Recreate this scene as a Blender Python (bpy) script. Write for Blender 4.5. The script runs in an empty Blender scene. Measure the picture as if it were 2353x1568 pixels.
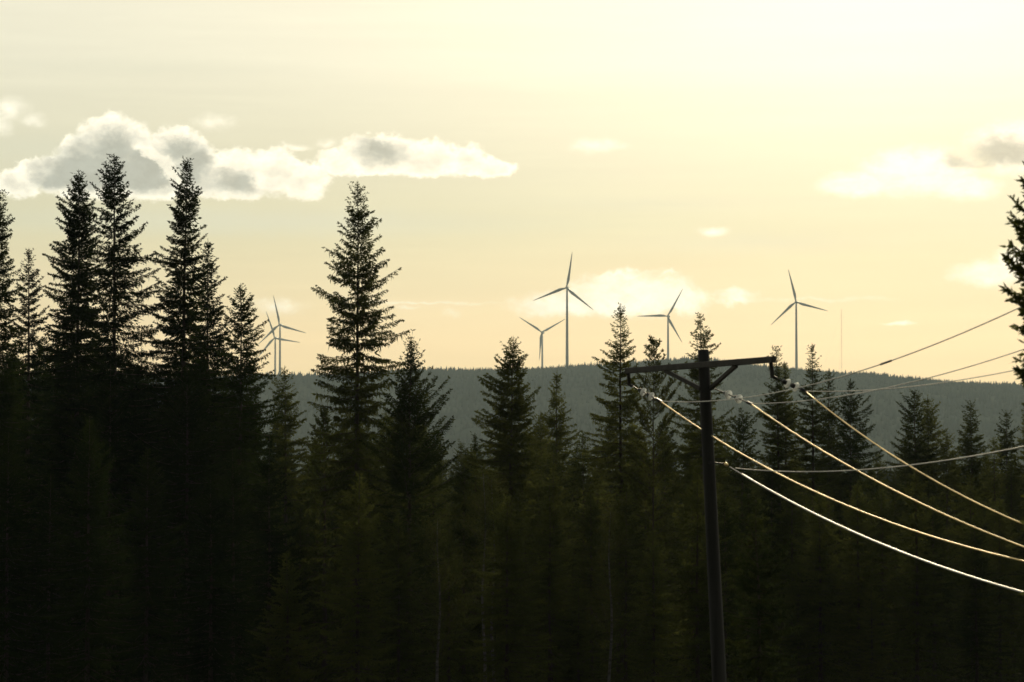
import bpy, math, random
import numpy as np
from mathutils import Vector

sc = bpy.context.scene
COL = sc.collection
PI = math.pi

# ---------------------------------------------------------------- camera model
W, HGT = 2353.0, 1568.0            # working units of the reference picture
F = 6672.0                         # focal length in those units
CAM_Z = 10.0
PITCH = math.atan(316.0 / F)
CP, SP = math.cos(PITCH), math.sin(PITCH)

def at(x, y, Y):
    """world point seen at picture position (x, y) that lies Y metres ahead"""
    dx, dy = (x - W / 2) / F, (HGT / 2 - y) / F
    vx, vy, vz = dx, CP - dy * SP, SP + dy * CP
    k = Y / vy
    return Vector((vx * k, Y, CAM_Z + vz * k))

# ---------------------------------------------------------------- object helpers
def tag(o, label=None, cat=None, group=None, kind=None):
    if label: o['label'] = label
    if cat: o['category'] = cat
    if group: o['group'] = group
    if kind: o['kind'] = kind
    return o

def empty(name, loc):
    o = bpy.data.objects.new(name, None)
    o.empty_display_size = 0.3
    o.location = loc
    COL.objects.link(o)
    return o

def mesh_obj(name, verts, faces, mats, parent=None, smooth=False, midx=None):
    """faces: list of index lists, or an (n,k) array"""
    me = bpy.data.meshes.new(name)
    v = np.asarray(verts, dtype=np.float32).reshape(-1, 3)
    if isinstance(faces, np.ndarray):
        n, k = faces.shape
        me.vertices.add(len(v)); me.vertices.foreach_set('co', v.ravel())
        me.loops.add(n * k); me.loops.foreach_set('vertex_index', faces.astype(np.int32).ravel())
        me.polygons.add(n)
        me.polygons.foreach_set('loop_start', np.arange(0, n * k, k, dtype=np.int32))
        me.polygons.foreach_set('loop_total', np.full(n, k, dtype=np.int32))
        me.update(calc_edges=True)
    else:
        me.from_pydata([tuple(p) for p in v], [], faces)
    if not isinstance(mats, (list, tuple)): mats = [mats]
    for m in mats: me.materials.append(m)
    if midx is not None:
        me.polygons.foreach_set('material_index', np.asarray(midx, dtype=np.int32))
    if smooth:
        me.polygons.foreach_set('use_smooth', np.ones(len(me.polygons), dtype=bool))
    me.update()
    o = bpy.data.objects.new(name, me)
    COL.objects.link(o)
    if parent: o.parent = parent
    return o

def frame_of(d):
    d = d.normalized()
    a = Vector((0, 0, 1)) if abs(d.z) < 0.9 else Vector((1, 0, 0))
    s = d.cross(a).normalized()
    return s, s.cross(d).normalized()

class MB:
    """collects shapes for one mesh"""
    def __init__(self): self.v, self.f = [], []
    def tube(self, pts, radii, seg=8, caps=True):
        pts = [Vector(p) for p in pts]
        if not isinstance(radii, (list, tuple)): radii = [radii] * len(pts)
        b = len(self.v)
        for i, p in enumerate(pts):
            d = pts[min(i + 1, len(pts) - 1)] - pts[max(i - 1, 0)]
            s, u = frame_of(d)
            for k in range(seg):
                a = 2 * PI * k / seg
                self.v.append(p + (s * math.cos(a) + u * math.sin(a)) * radii[i])
        for i in range(len(pts) - 1):
            for k in range(seg):
                k2 = (k + 1) % seg
                self.f.append([b + i * seg + k, b + i * seg + k2, b + (i + 1) * seg + k2, b + (i + 1) * seg + k])
        if caps:
            self.f.append([b + k for k in reversed(range(seg))])
            self.f.append([b + (len(pts) - 1) * seg + k for k in range(seg)])
        return self
    def bar(self, a, b_, w, h, up=None, bev=0.08):
        """chamfered rectangular beam from a to b"""
        a, b_ = Vector(a), Vector(b_)
        d = (b_ - a).normalized()
        upv = Vector(up) if up else Vector((0, 0, 1))
        s = d.cross(upv).normalized(); u = s.cross(d).normalized()
        c = bev * min(w, h)
        prof = [(w/2-c, -h/2), (w/2, -h/2+c), (w/2, h/2-c), (w/2-c, h/2), (-w/2+c, h/2), (-w/2, h/2-c), (-w/2, -h/2+c), (-w/2+c, -h/2)]
        n = len(self.v)
        for p in (a, b_):
            for x, y in prof: self.v.append(p + s * x + u * y)
        for k in range(8):
            k2 = (k + 1) % 8
            self.f.append([n + k, n + k2, n + 8 + k2, n + 8 + k])
        self.f.append([n + k for k in reversed(range(8))]); self.f.append([n + 8 + k for k in range(8)])
        return self
    def lathe(self, a, d, prof, seg=20):
        """prof: (distance along d, radius)"""
        a = Vector(a); d = Vector(d).normalized()
        return self.tube([a + d * t for t, r in prof], [max(r, 1e-4) for t, r in prof], seg) if False else self._lathe(a, d, prof, seg)
    def _lathe(self, a, d, prof, seg):
        s, u = frame_of(d)
        b = len(self.v)
        for t, r in prof:
            for k in range(seg):
                an = 2 * PI * k / seg
                self.v.append(a + d * t + (s * math.cos(an) + u * math.sin(an)) * max(r, 1e-4))
        for i in range(len(prof) - 1):
            for k in range(seg):
                k2 = (k + 1) % seg
                self.f.append([b + i*seg + k, b + i*seg + k2, b + (i+1)*seg + k2, b + (i+1)*seg + k])
        self.f.append([b + k for k in reversed(range(seg))]); self.f.append([b + (len(prof)-1)*seg + k for k in range(seg)])
        return self
    def build(self, name, mat, parent=None, smooth=False, origin=None):
        v = self.v
        if origin is not None:
            o = Vector(origin); v = [Vector(p) - o for p in v]
        return mesh_obj(name, [tuple(p) for p in v], self.f, mat, parent, smooth)

# ---------------------------------------------------------------- materials
def new_mat(name):
    m = bpy.data.materials.new(name); m.use_nodes = True
    nt = m.node_tree; nt.nodes.clear()
    out = nt.nodes.new('ShaderNodeOutputMaterial')
    return m, nt, out

def noise_mat(name, c1, c2, scale, rough=0.8, metallic=0.0, detail=5, stretch=(1, 1, 1), bump=0.0, spec=0.5):
    m, nt, out = new_mat(name)
    N, L = nt.nodes, nt.links
    b = N.new('ShaderNodeBsdfPrincipled')
    tc = N.new('ShaderNodeTexCoord'); mp = N.new('ShaderNodeMapping'); mp.inputs['Scale'].default_value = stretch
    nz = N.new('ShaderNodeTexNoise'); nz.inputs['Scale'].default_value = scale; nz.inputs['Detail'].default_value = detail
    cr = N.new('ShaderNodeValToRGB')
    cr.color_ramp.elements[0].position = 0.3; cr.color_ramp.elements[0].color = (*c1, 1)
    cr.color_ramp.elements[1].position = 0.7; cr.color_ramp.elements[1].color = (*c2, 1)
    L.new(tc.outputs['Object'], mp.inputs['Vector']); L.new(mp.outputs[0], nz.inputs['Vector'])
    L.new(nz.outputs[0], cr.inputs[0]); L.new(cr.outputs[0], b.inputs['Base Color'])
    b.inputs['Roughness'].default_value = rough; b.inputs['Metallic'].default_value = metallic
    b.inputs['Specular IOR Level'].default_value = spec
    if bump:
        bp = N.new('ShaderNodeBump'); bp.inputs['Strength'].default_value = bump; bp.inputs['Distance'].default_value = 0.02
        L.new(nz.outputs[0], bp.inputs['Height']); L.new(bp.outputs[0], b.inputs['Normal'])
    L.new(b.outputs[0], out.inputs['Surface'])
    return m

def foliage_mat(name, c1, c2, scale=0.9, trans=0.40, spread=0.5):
    m, nt, out = new_mat(name)
    N, L = nt.nodes, nt.links
    tc = N.new('ShaderNodeTexCoord'); nz = N.new('ShaderNodeTexNoise')
    nz.inputs['Scale'].default_value = scale; nz.inputs['Detail'].default_value = 4
    oi = N.new('ShaderNodeObjectInfo')
    mx = N.new('ShaderNodeMath'); mx.operation = 'MULTIPLY_ADD'; mx.inputs[1].default_value = spread; mx.inputs[2].default_value = -spread / 2
    ad = N.new('ShaderNodeMath'); ad.operation = 'ADD'
    cr = N.new('ShaderNodeValToRGB')
    cr.color_ramp.elements[0].position = 0.25; cr.color_ramp.elements[0].color = (*c1, 1)
    cr.color_ramp.elements[1].position = 0.75; cr.color_ramp.elements[1].color = (*c2, 1)
    df = N.new('ShaderNodeBsdfDiffuse'); tr = N.new('ShaderNodeBsdfTranslucent'); ms = N.new('ShaderNodeMixShader')
    ms.inputs[0].default_value = trans
    L.new(tc.outputs['Object'], nz.inputs['Vector']); L.new(oi.outputs['Random'], mx.inputs[0])
    L.new(nz.outputs[0], ad.inputs[0]); L.new(mx.outputs[0], ad.inputs[1]); L.new(ad.outputs[0], cr.inputs[0])
    L.new(cr.outputs[0], df.inputs[0]); L.new(cr.outputs[0], tr.inputs[0])
    L.new(df.outputs[0], ms.inputs[1]); L.new(tr.outputs[0], ms.inputs[2]); L.new(ms.outputs[0], out.inputs['Surface'])
    return m

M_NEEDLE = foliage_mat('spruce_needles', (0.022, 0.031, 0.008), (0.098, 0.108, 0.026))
M_DARK = foliage_mat('shaded_spruce_needles', (0.007, 0.013, 0.004), (0.026, 0.038, 0.008))  # needle copy darkened for the left: its deeper shade, without flare, put in colour
M_PINE = foliage_mat('pine_needles', (0.034, 0.044, 0.011), (0.100, 0.104, 0.028))
M_LEAF = foliage_mat('birch_leaves', (0.03, 0.04, 0.01), (0.07, 0.07, 0.02), trans=0.35)
M_BARK = noise_mat('spruce_bark', (0.035, 0.026, 0.020), (0.075, 0.058, 0.045), 6, 0.95, stretch=(1, 1, 0.25), bump=0.6, spec=0.1)
M_BIRCH = noise_mat('birch_bark', (0.04, 0.036, 0.03), (0.17, 0.16, 0.145), 5, 0.8, stretch=(1, 1, 2.5), spec=0.2)
M_GROUND = noise_mat('forest_floor', (0.018, 0.020, 0.010), (0.05, 0.045, 0.025), 0.35, 1.0, spec=0.0)
M_HILL = noise_mat('forested_hill', (0.008, 0.012, 0.008), (0.055, 0.058, 0.036), 0.006, 1.0, spec=0.0)
M_FARTREE = foliage_mat('far_conifers', (0.012, 0.017, 0.010), (0.042, 0.046, 0.025), scale=0.006, trans=0.1)
M_POLE = noise_mat('weathered_pole_wood', (0.020, 0.020, 0.020), (0.055, 0.053, 0.050), 7, 0.85, stretch=(1, 1, 0.06), bump=0.5, spec=0.25)
M_ARM = noise_mat('crossarm_steel', (0.035, 0.033, 0.030), (0.07, 0.065, 0.058), 5, 0.7, metallic=0.3, spec=0.3)
M_FITTING = noise_mat('dark_fittings', (0.03, 0.03, 0.032), (0.07, 0.07, 0.072), 14, 0.5, metallic=0.7)
M_WIRE = noise_mat('sun_gold_aluminium_wire', (0.52, 0.39, 0.17), (1.0, 0.78, 0.40), 1.0, 0.44, metallic=1.0)  # gold of the low sun and uneven glints painted into the metal colour
M_WIRE_DULL = noise_mat('dulled_wire', (0.36, 0.345, 0.31), (0.58, 0.55, 0.49), 1.2, 0.42, metallic=1.0)
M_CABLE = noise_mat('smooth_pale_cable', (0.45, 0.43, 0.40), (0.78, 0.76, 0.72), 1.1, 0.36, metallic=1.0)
M_TURB = noise_mat('turbine_white_paint', (0.46, 0.48, 0.50), (0.54, 0.56, 0.58), 0.05, 0.45)
M_MAST = noise_mat('mast_steel', (0.50, 0.46, 0.40), (0.60, 0.55, 0.48), 0.1, 0.6, metallic=0.4)

def glass_mat():
    m, nt, out = new_mat('insulator_glass')
    N, L = nt.nodes, nt.links
    b = N.new('ShaderNodeBsdfPrincipled'); b.inputs['Base Color'].default_value = (0.95, 0.97, 0.97, 1)
    b.inputs['Roughness'].default_value = 0.12; b.inputs['IOR'].default_value = 1.5
    tr = N.new('ShaderNodeBsdfTranslucent'); tr.inputs[0].default_value = (0.92, 0.95, 0.95, 1)
    nz = N.new('ShaderNodeTexNoise'); nz.inputs['Scale'].default_value = 9
    mr = N.new('ShaderNodeMapRange'); mr.inputs['To Min'].default_value = 0.55; mr.inputs['To Max'].default_value = 0.95
    ms = N.new('ShaderNodeMixShader')
    L.new(nz.outputs[0], mr.inputs['Value']); L.new(mr.outputs[0], ms.inputs[0])
    L.new(b.outputs[0], ms.inputs[1]); L.new(tr.outputs[0], ms.inputs[2]); L.new(ms.outputs[0], out.inputs['Surface'])
    return m
M_GLASS = glass_mat()

# ---------------------------------------------------------------- terrain
def ss(a, b, x):
    t = np.clip((x - a) / (b - a), 0, 1); return t * t * (3 - 2 * t)

def ground_z(X, Y):
    X = np.asarray(X, float); Y = np.asarray(Y, float)
    z = 8.3 * (1 - ss(2, 58, Y))
    z = z + 0.25 * np.sin(X * 0.11 + 1.3) * np.sin(Y * 0.09) + 0.12 * np.sin(X * 0.31 + Y * 0.23)
    return z
def gz(x, y): return float(ground_z(x, y))

CREST = [(-1400, 900), (-600, 886), (0, 872), (400, 868), (640, 867), (760, 864), (1000, 853), (1130, 850), (1250, 848), (1380, 841), (1450, 835), (1534, 829),
         (1600, 829), (1700, 841), (1760, 846), (1830, 851), (1930, 858), (2000, 861), (2050, 868), (2150, 876), (2250, 882), (2353, 890), (2700, 915), (3800, 985)]
YC = 4000.0
cx_ = np.array([at(a, 800, YC).x for a, b in CREST]); cz_ = np.array([at(a, b, YC).z for a, b in CREST])
def crest_z(X): return np.interp(X, cx_, cz_)

def hill_z(X, Y):
    X = np.asarray(X, float); Y = np.asarray(Y, float)
    Xn = X * YC / np.maximum(Y, 2000.0)
    c = crest_z(Xn)
    t = np.clip((Y - 2300.0) / (YC - 2300.0), 0, 1)
    up = c * (0.25 * t + 0.75 * ss(0, 1.35, t) / float(ss(0, 1.35, np.array(1.0))))
    rough = 3.5 * np.sin(X * 0.013 + 0.4) * np.sin(Y * 0.011) + 2.0 * np.sin(X * 0.034 + Y * 0.021)
    rough = rough * np.clip((Y - 2300) / 500, 0, 1) * np.clip((YC - Y) / 350, 0, 1)
    z = up + rough
    behind = np.clip(Y - YC, 0, None)
    return z + behind * 0.0015
def grid(xs, ys, zf):
    X, Y = np.meshgrid(xs, ys); Z = zf(X, Y)
    v = np.stack([X, Y, Z], -1).reshape(-1, 3)
    nx, ny = len(xs), len(ys)
    i = np.arange(nx - 1)[None, :] + (np.arange(ny - 1) * nx)[:, None]
    i = i.ravel()
    return v, np.stack([i, i + 1, i + 1 + nx, i + nx], 1)

xs = np.concatenate([np.linspace(-3800, -160, 14)[:-1], np.linspace(-160, 160, 81), np.linspace(160, 3800, 14)[1:]])
ys = np.concatenate([np.linspace(-400, -20, 6)[:-1], np.linspace(-20, 140, 61), np.linspace(140, 700, 24)[1:], [1100, 1600, 2300]])
v, f = grid(xs, ys, ground_z)
tag(mesh_obj('ground', v, f, M_GROUND, smooth=True), kind='structure')
v, f = grid(np.linspace(-3800, 3800, 153), np.concatenate([[2300, 2450], np.linspace(2600, 4400, 61), np.linspace(4500, 6200, 14)]), hill_z)
tag(mesh_obj('hill', v, f, M_HILL, smooth=True), kind='structure')

# far woods: small conifers, far too many to count
def far_forest(name, X, Y, Z, H, rng, wr=(0.16, 0.26), tiers=1):
    n = len(X); allv, allf = [], []; base = 0
    K = 5
    ang = rng.uniform(0, 2 * PI, n)
    wd = H * rng.uniform(*wr, n)
    for t in range(tiers):
        z0 = H * (0.08 + 0.62 * t / tiers); z1 = H * (1.0 if t == tiers - 1 else (0.55 + 0.35 * t / tiers))
        r = wd * (1 - 0.65 * t / tiers)
        vv = np.zeros((n, K + 1, 3))
        for k in range(K):
            a = ang + t * 0.6 + 2 * PI * k / K
            rr = r * rng.uniform(0.65, 1.25, n)
            vv[:, k, 0] = X + rr * np.cos(a); vv[:, k, 1] = Y + rr * np.sin(a); vv[:, k, 2] = Z + z0 + rng.uniform(-0.05, 0.05, n) * H
        vv[:, K, 0] = X + rng.uniform(-.02, .02, n) * H; vv[:, K, 1] = Y; vv[:, K, 2] = Z + z1
        b = base + np.arange(n) * (K + 1)
        ff = np.stack([np.stack([b + k, b + (k + 1) % K, b + K], 1) for k in range(K)], 1).reshape(-1, 3)
        allv.append(vv.reshape(-1, 3)); allf.append(ff); base += n * (K + 1)
    return mesh_obj(name, np.concatenate(allv), np.concatenate(allf), M_FARTREE)

rng = np.random.default_rng(5)
n1, n2 = 15000, 17000
X = np.concatenate([rng.uniform(-950, 950, n1), rng.uniform(-950, 950, n2)])
Y = np.concatenate([rng.uniform(3880, 4110, n1), rng.uniform(2600, 3900, n2)])
patch = 0.5 + 0.5 * np.sin(X * 0.021 + 1.7) * np.sin(X * 0.0083 + Y * 0.006)
Hh = (0.62 + 0.75 * patch) * np.concatenate([rng.uniform(2.5, 5.5, n1) * rng.choice([1, 1, 1, 1.5], n1), rng.uniform(5, 12, n2)])
o = far_forest('hill_forest', X, Y, hill_z(X, Y) - 0.6, Hh, rng)
tag(o, 'hazy grey conifer forest covering the distant hill', 'forest', kind='stuff')
n3 = 5200
Y = 330 + (2500 - 330) * rng.uniform(0, 1, n3) ** 1.4
X = rng.uniform(-0.24, 0.24, n3) * Y
o = far_forest('valley_forest', X, Y, np.zeros(n3), rng.uniform(7, 12.5, n3), rng, (0.13, 0.2), 4)
tag(o, 'dark conifer wood on the valley floor below the hill', 'forest', kind='stuff')

# ---------------------------------------------------------------- trees
class Shoots:
    """needle shoots: slim kite faces, gathered as arrays"""
    def __init__(self, rng): self.p0, self.p1, self.w, self.m, self.rng = [], [], [], [], rng
    def add(self, p0, p1, w, m=0):
        p0 = np.atleast_2d(p0); p1 = np.atleast_2d(p1)
        self.p0.append(p0); self.p1.append(p1)
        self.w.append(np.broadcast_to(np.asarray(w, float), (len(p0),))); self.m.append(np.full(len(p0), m))
    def build(self, name, mats, parent):
        p0 = np.concatenate(self.p0); p1 = np.concatenate(self.p1); w = np.concatenate(self.w); m = np.concatenate(self.m)
        d = p1 - p0
        r = self.rng.normal(size=d.shape)
        s = np.cross(d, r); s /= np.maximum(np.linalg.norm(s, axis=1, keepdims=True), 1e-6)
        s *= (w / 2)[:, None]
        mid = p0 + d * self.rng.uniform(0.3, 0.6, len(d))[:, None]
        n = len(d)
        v = np.stack([p0, mid + s, p1, mid - s], 1).reshape(-1, 3)
        fcs = np.arange(4 * n).reshape(n, 4)
        return mesh_obj(name, v, fcs, mats, parent, midx=m)

def unit(a): return a / np.maximum(np.linalg.norm(a, axis=-1, keepdims=True), 1e-6)

def grow(root, H, prof, seed, style='spruce', dens=1.0, hang=0.5, low_z=3.0, trunk_r=None, gaps=0.1, core=0.0, kite=1.0, base_z=1.0, lean=0.0, up=None, wg=1.0, mat=None, trunk_mat=None):
    """prof: list (z, left reach, right reach) from the top down, metres; makes trunk and crown under root"""
    rng = np.random.default_rng(seed)
    pz = np.array([p[0] for p in prof])[::-1]; pl = np.array([p[1] for p in prof])[::-1]; pr = np.array([p[2] for p in prof])[::-1]
    mat = mat or (M_PINE if style == 'pine' else M_NEEDLE)
    tr = trunk_r or H * 0.0085 + 0.02
    # trunk
    nseg = 14
    tz = np.linspace(-0.3, H * 0.985, nseg)
    wob = np.cumsum(rng.normal(0, 0.016, (nseg, 2)), 0)
    def axis(z):
        z = np.asarray(z, float)
        return np.stack([np.interp(z, tz, wob[:, 0]) + lean * z, np.interp(z, tz, wob[:, 1]), z], -1)
    mb = MB()
    pts = axis(tz)
    mb.tube([tuple(p) for p in pts], [max(tr * (1 - 0.96 * max(z, 0) / H) * (1.35 if z < 0.3 else 1), 0.008) for z in tz], 9)
    mb.build('trunk', trunk_mat or M_BARK, root, smooth=True)
    S = Shoots(rng)
    pa, pb_, pc = rng.uniform(0, 6.28, 3); ka, kb = rng.uniform(1.6, 2.6), rng.uniform(3.5, 5.5)
    # leader with a few tiny side shoots
    top = axis(H * 0.985)
    S.add(top, axis(H) + np.array([0, 0, 0.03]), 0.035)
    S.add(axis(H - 0.55), axis(H - 0.02), 0.05, 1)
    for q in range(7):
        zz = H - rng.uniform(0.08, 0.55); a = rng.uniform(0, 2 * PI)
        p = axis(zz); S.add(p, p + np.array([math.cos(a), math.sin(a), 0.9]) * rng.uniform(0.06, 0.12), 0.03)
    z = H - (0.28 if style == 'spruce' else 0.2)
    wi = 0
    while z > base_z:
        rl, rr = np.interp(z, pz, pl), np.interp(z, pz, pr)
        rm = 0.5 * (rl + rr)
        relv = (H - z) / H
        lowq = z < low_z                      # deep in the dark stand: coarser
        nb = 4 + (rm > 0.3) + (rm > 0.55) + (rm > 1.0)
        if style == 'pine': nb = 5
        nb = int(round(nb * (0.75 if lowq else 1.0) * (dens if dens < 1 else 1)))
        ph0 = rng.uniform(0, 2 * PI)
        for b in range(max(nb, 3)):
            phi = ph0 + 2 * PI * b / max(nb, 3) + rng.normal(0, 0.25)
            if rng.random() < gaps and rm > 0.35: continue
            c, s = math.cos(phi), math.sin(phi)
            R = rm + 0.5 * (rr - rl) * c
            L = R * 1.12 * rng.uniform(0.68, 1.06) * (1 + 0.14 * math.sin(ka * z + 2 * phi + pa) + 0.10 * math.sin(kb * z - phi + pb_))
            if rng.random() < 0.18: L *= rng.uniform(0.45, 0.8)
            L = max(L, 0.09)
            if style == 'pine':
                e = math.radians(rng.uniform(28, 48) if relv < 0.25 else rng.uniform(8, 34)); curl = 0.28
            else:
                e = math.radians(np.interp(relv, [0, 0.08, 0.25, 0.5, 1], [44, 22, -4, -16, -26]) + rng.normal(0, 7.5)); curl = rng.uniform(0.10, 0.30)
                if up: e += math.radians(up)
            te = math.tan(e)
            zb = z + rng.uniform(-0.11, 0.11) - (te * L + curl * L) * 0.35
            zb = min(zb, H - 0.05)
            o0 = axis(zb)
            hd = np.array([c, s, 0.0])
            def P(t):
                t = np.asarray(t, float)
                return o0 + t[..., None] * L * hd + np.stack([0 * t, 0 * t, L * (te * t + curl * t * t)], -1)
            def T(t):
                t = np.asarray(t, float)
                return unit(hd + np.stack([0 * t, 0 * t, te + 2 * curl * t], -1))
            # woody axis
            tt = np.linspace(0, 1, 5)
            bp = P(tt)
            for rep in range(2):
                S.add(bp[:-1], bp[1:] + (bp[1:] - bp[:-1]) * 0.25, np.interp(tt[:-1], [0, 1], [0.02 + 0.018 * L, 0.012]), 1 if L > 0.4 else 0)
            step = (0.085 if not lowq else 0.17) / (dens if dens > 1 else 1)
            n = max(3, int(L / step))
            t0 = 0.06 if rm < 0.5 else (0.10 if style == 'spruce' else 0.3)
            t = np.linspace(t0, 1.0, n) + rng.uniform(-0.4, 0.4, n) / n
            t = np.clip(t, 0.03, 1.0)
            Pt, Tt = P(t), T(t)
            side = np.array([-s, c, 0.0])
            kk = 1.0 if not lowq else 1.7
            if style == 'pine':
                for sg in (-1, 1):
                    l = np.clip(0.10 + 0.28 * L * (1 - t), 0.08, 0.5) * rng.uniform(0.6, 1.25, n)
                    d = unit(Tt * 0.75 + sg * side * rng.uniform(0.3, 0.9, (n, 1)) + np.array([0, 0, 1]) * rng.uniform(0.15, 0.75, (n, 1)))
                    S.add(Pt, Pt + d * l[:, None], 0.02, 1)
                    m = 7 if not lowq else 4
                    for q in range(m):
                        u = rng.uniform(0.25, 1.0, n)
                        base = Pt + d * (l * u)[:, None]
                        dd = unit(d * 0.9 + rng.normal(0, 0.55, (n, 3)))
                        S.add(base, base + dd * (rng.uniform(0.09, 0.17, n) * kk)[:, None], rng.uniform(0.025, 0.05, n) * kk * kite)
            else:
                small = L < 0.45
                for sg in (-1, 1):
                    l = np.clip(0.05 + 0.38 * L * (1 - t) ** 0.8, 0.05, 0.55) * rng.uniform(0.55, 1.2, n)
                    droop = (0.12 + 0.55 * hang * rng.uniform(0.0, 1.0, (n, 1)) ** 2) * np.clip(L / 0.9, 0.05, 1.1)
                    d = unit(Tt * 0.62 + sg * side * rng.uniform(0.4, 0.95, (n, 1)) - np.array([0, 0, 1]) * droop)
                    S.add(Pt, Pt + d * l[:, None], rng.uniform(0.028, 0.045, n) * kk * kite)
                    m = (2 if small else 6) if not lowq else 2
                    for q in range(m):
                        u = rng.uniform(0.1, 0.95, n)
                        base = Pt + d * (l * u)[:, None]
                        dd = unit(d * 0.8 + rng.normal(0, 0.42, (n, 3)) - np.array([0, 0, 0.25 * hang]))
                        S.add(base, base + dd * (rng.uniform(0.05, 0.12, n) * kk)[:, None], rng.uniform(0.026, 0.048, n) * kk * kite)
                if not small and not lowq:
                    # twigs hanging below the bough
                    nh = int(n * (0.5 + hang))
                    th = rng.uniform(0.12, 0.95, nh); ph_ = P(th)
                    lh = rng.uniform(0.06, 0.16 + 0.16 * hang, nh) * np.clip(L, 0.4, 1.2)
                    dh = unit(np.array([0, 0, -1.0]) + rng.normal(0, 0.28, (nh, 3)))
                    S.add(ph_, ph_ + dh * lh[:, None], rng.uniform(0.03, 0.05, nh) * kite)
                    # shoots standing on top of the bough
                    S.add(ph_, ph_ + unit(T(th) * 0.8 + np.array([0, 0, 0.7]) + rng.normal(0, 0.3, (nh, 3))) * rng.uniform(0.05, 0.11, (nh, 1)), 0.035 * kite)
        # dense inner foliage close to the trunk
        if core > 0:
            k = int((core + 0.12) * 34 * max(rm - 0.12, 0) ** 0.8)
            a = rng.uniform(0, 2 * PI, k); q = rng.uniform(0.02, 0.55, k) ** 0.9 * rm
            cpt = axis(z + rng.uniform(-0.2, 0.2, k)) + np.stack([q * np.cos(a), q * np.sin(a), np.zeros(k)], -1)
            dd = unit(np.stack([np.cos(a), np.sin(a), rng.uniform(-0.8, 0.3, k)], -1) + rng.normal(0, 0.3, (k, 3)))
            S.add(cpt, cpt + dd * (rng.uniform(0.12, 0.28, k) * min(1, 0.5 + rm * 0.5))[:, None], rng.uniform(0.05, 0.10, k))
        gap = np.interp(rm, [0, 0.3, 1.0, 2.0], [0.125, 0.155, 0.25, 0.34]) * wg * (1.25 if rng.random() < 0.12 else 1.0)
        if style == 'pine': gap = np.interp(rm, [0, 0.2, 0.6, 1.5], [0.16, 0.26, 0.34, 0.42])
        if lowq: gap *= 1.3
        z -= gap * rng.uniform(0.8, 1.2); wi += 1
    S.build('crown', [mat, M_BARK], root)

def tree(x, ytop, Y, prof, seed, label, name='spruce_tree', group=None, **kw):
    """x, ytop: where the picture shows the tip; prof: (picture y, left reach, right reach)"""
    tip = at(x, ytop, Y)
    g = gz(tip.x, Y)
    H = tip.z - g
    k = Y / F
    lean = random.Random(seed).uniform(-0.014, 0.014)
    kw.setdefault('lean', lean)
    root = empty(name, (tip.x - kw['lean'] * H, Y, g))
    tag(root, label, 'tree', group)
    pr = [(H, 0.05, 0.05)] + [(at(x, y, Y).z - g, l * k, r * k) for y, l, r in prof]
    z_last, l_last, r_last = pr[-1]
    if z_last > 4:
        pr.append((z_last * 0.5, max(l_last, r_last) * 1.18, max(l_last, r_last) * 1.18))
        pr.append((1.0, max(l_last, r_last) * 1.25, max(l_last, r_last) * 1.25))
    lz = at(x, 1130, Y).z - g
    if x < 640 and name == 'spruce_tree': kw.setdefault('mat', M_DARK)  # left-hand spruces take the needles with shade in their colour
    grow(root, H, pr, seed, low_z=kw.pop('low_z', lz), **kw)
    return root

SKY = 'conifers standing against the bright sky'
tree(-6, 425, 112, [(461, 18, 20), (515, 38, 36), (560, 40, 26), (600, 48, 36), (680, 60, 46), (800, 70, 64), (950, 90, 90)], 11,
     'spruce cut by the left edge of the photo, beside the small spiky-topped one', core=0.9, hang=0.7)
tree(67, 570, 118, [(600, 12, 12), (620, 24, 18), (650, 30, 30), (700, 36, 36), (760, 48, 44), (850, 62, 60), (950, 80, 80)], 12,
     'small spruce between the left photo edge and the tall dense dark spruce', hang=0.7, gaps=0.15)
tree(171, 389, 110, [(412, 13, 13), (447, 25, 24), (482, 44, 33), (521, 48, 42), (545, 40, 44), (574, 64, 46), (605, 78, 48), (660, 66, 50), (720, 74, 58), (850, 90, 80), (1000, 110, 110)], 13,
     'tall dense dark spruce left of its equally tall neighbour, in front of the grey cloud', core=2.6, dens=1.35, gaps=0.05, wg=0.85)
tree(260, 352, 107, [(384, 17, 17), (415, 42, 35), (443, 47, 42), (482, 40, 32), (493, 50, 53), (510, 60, 66), (535, 55, 58), (563, 55, 94), (609, 60, 100), (640, 60, 104), (720, 70, 112), (850, 90, 118), (1000, 115, 120)], 14,
     'tall spruce with long ragged branches stretching to its right, below the big cloud', core=1.1, gaps=0.16, hang=0.85)
tree(430, 358, 108, [(373, 12, 13), (398, 15, 14), (436, 35, 24), (486, 51, 40), (524, 51, 38), (560, 46, 44), (580, 55, 48), (622, 64, 52), (658, 60, 58), (686, 80, 60), (760, 84, 72), (850, 95, 90), (1000, 115, 110)], 15,
     'tall full spruce with a long bare leader, rising beside the cloud\'s bright gap', core=1.5, dens=1.15, gaps=0.08)
tree(478, 546, 116, [(574, 10, 10), (600, 18, 20), (623, 26, 29), (651, 36, 43), (693, 40, 42), (721, 50, 52), (800, 62, 62), (900, 80, 80)], 16,
     'shorter spruce tucked against the right side of the tall full spruce', core=1.2, hang=0.6)
tree(558, 651, 112, [(673, 14, 14), (695, 25, 27), (723, 32, 41), (754, 38, 46), (800, 50, 62), (835, 56, 69), (862, 62, 72), (940, 80, 84), (1050, 95, 95)], 17,
     'mid-height spruce just left of the pair of overlapping wind turbines', core=0.9, gaps=0.12, hang=0.6)
tree(650, 840, 122, [(855, 7, 7), (874, 16, 16), (895, 26, 24), (930, 34, 36), (1000, 50, 50)], 18,
     'little spruce tip directly under the pair of overlapping wind turbines', core=0.2)
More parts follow.
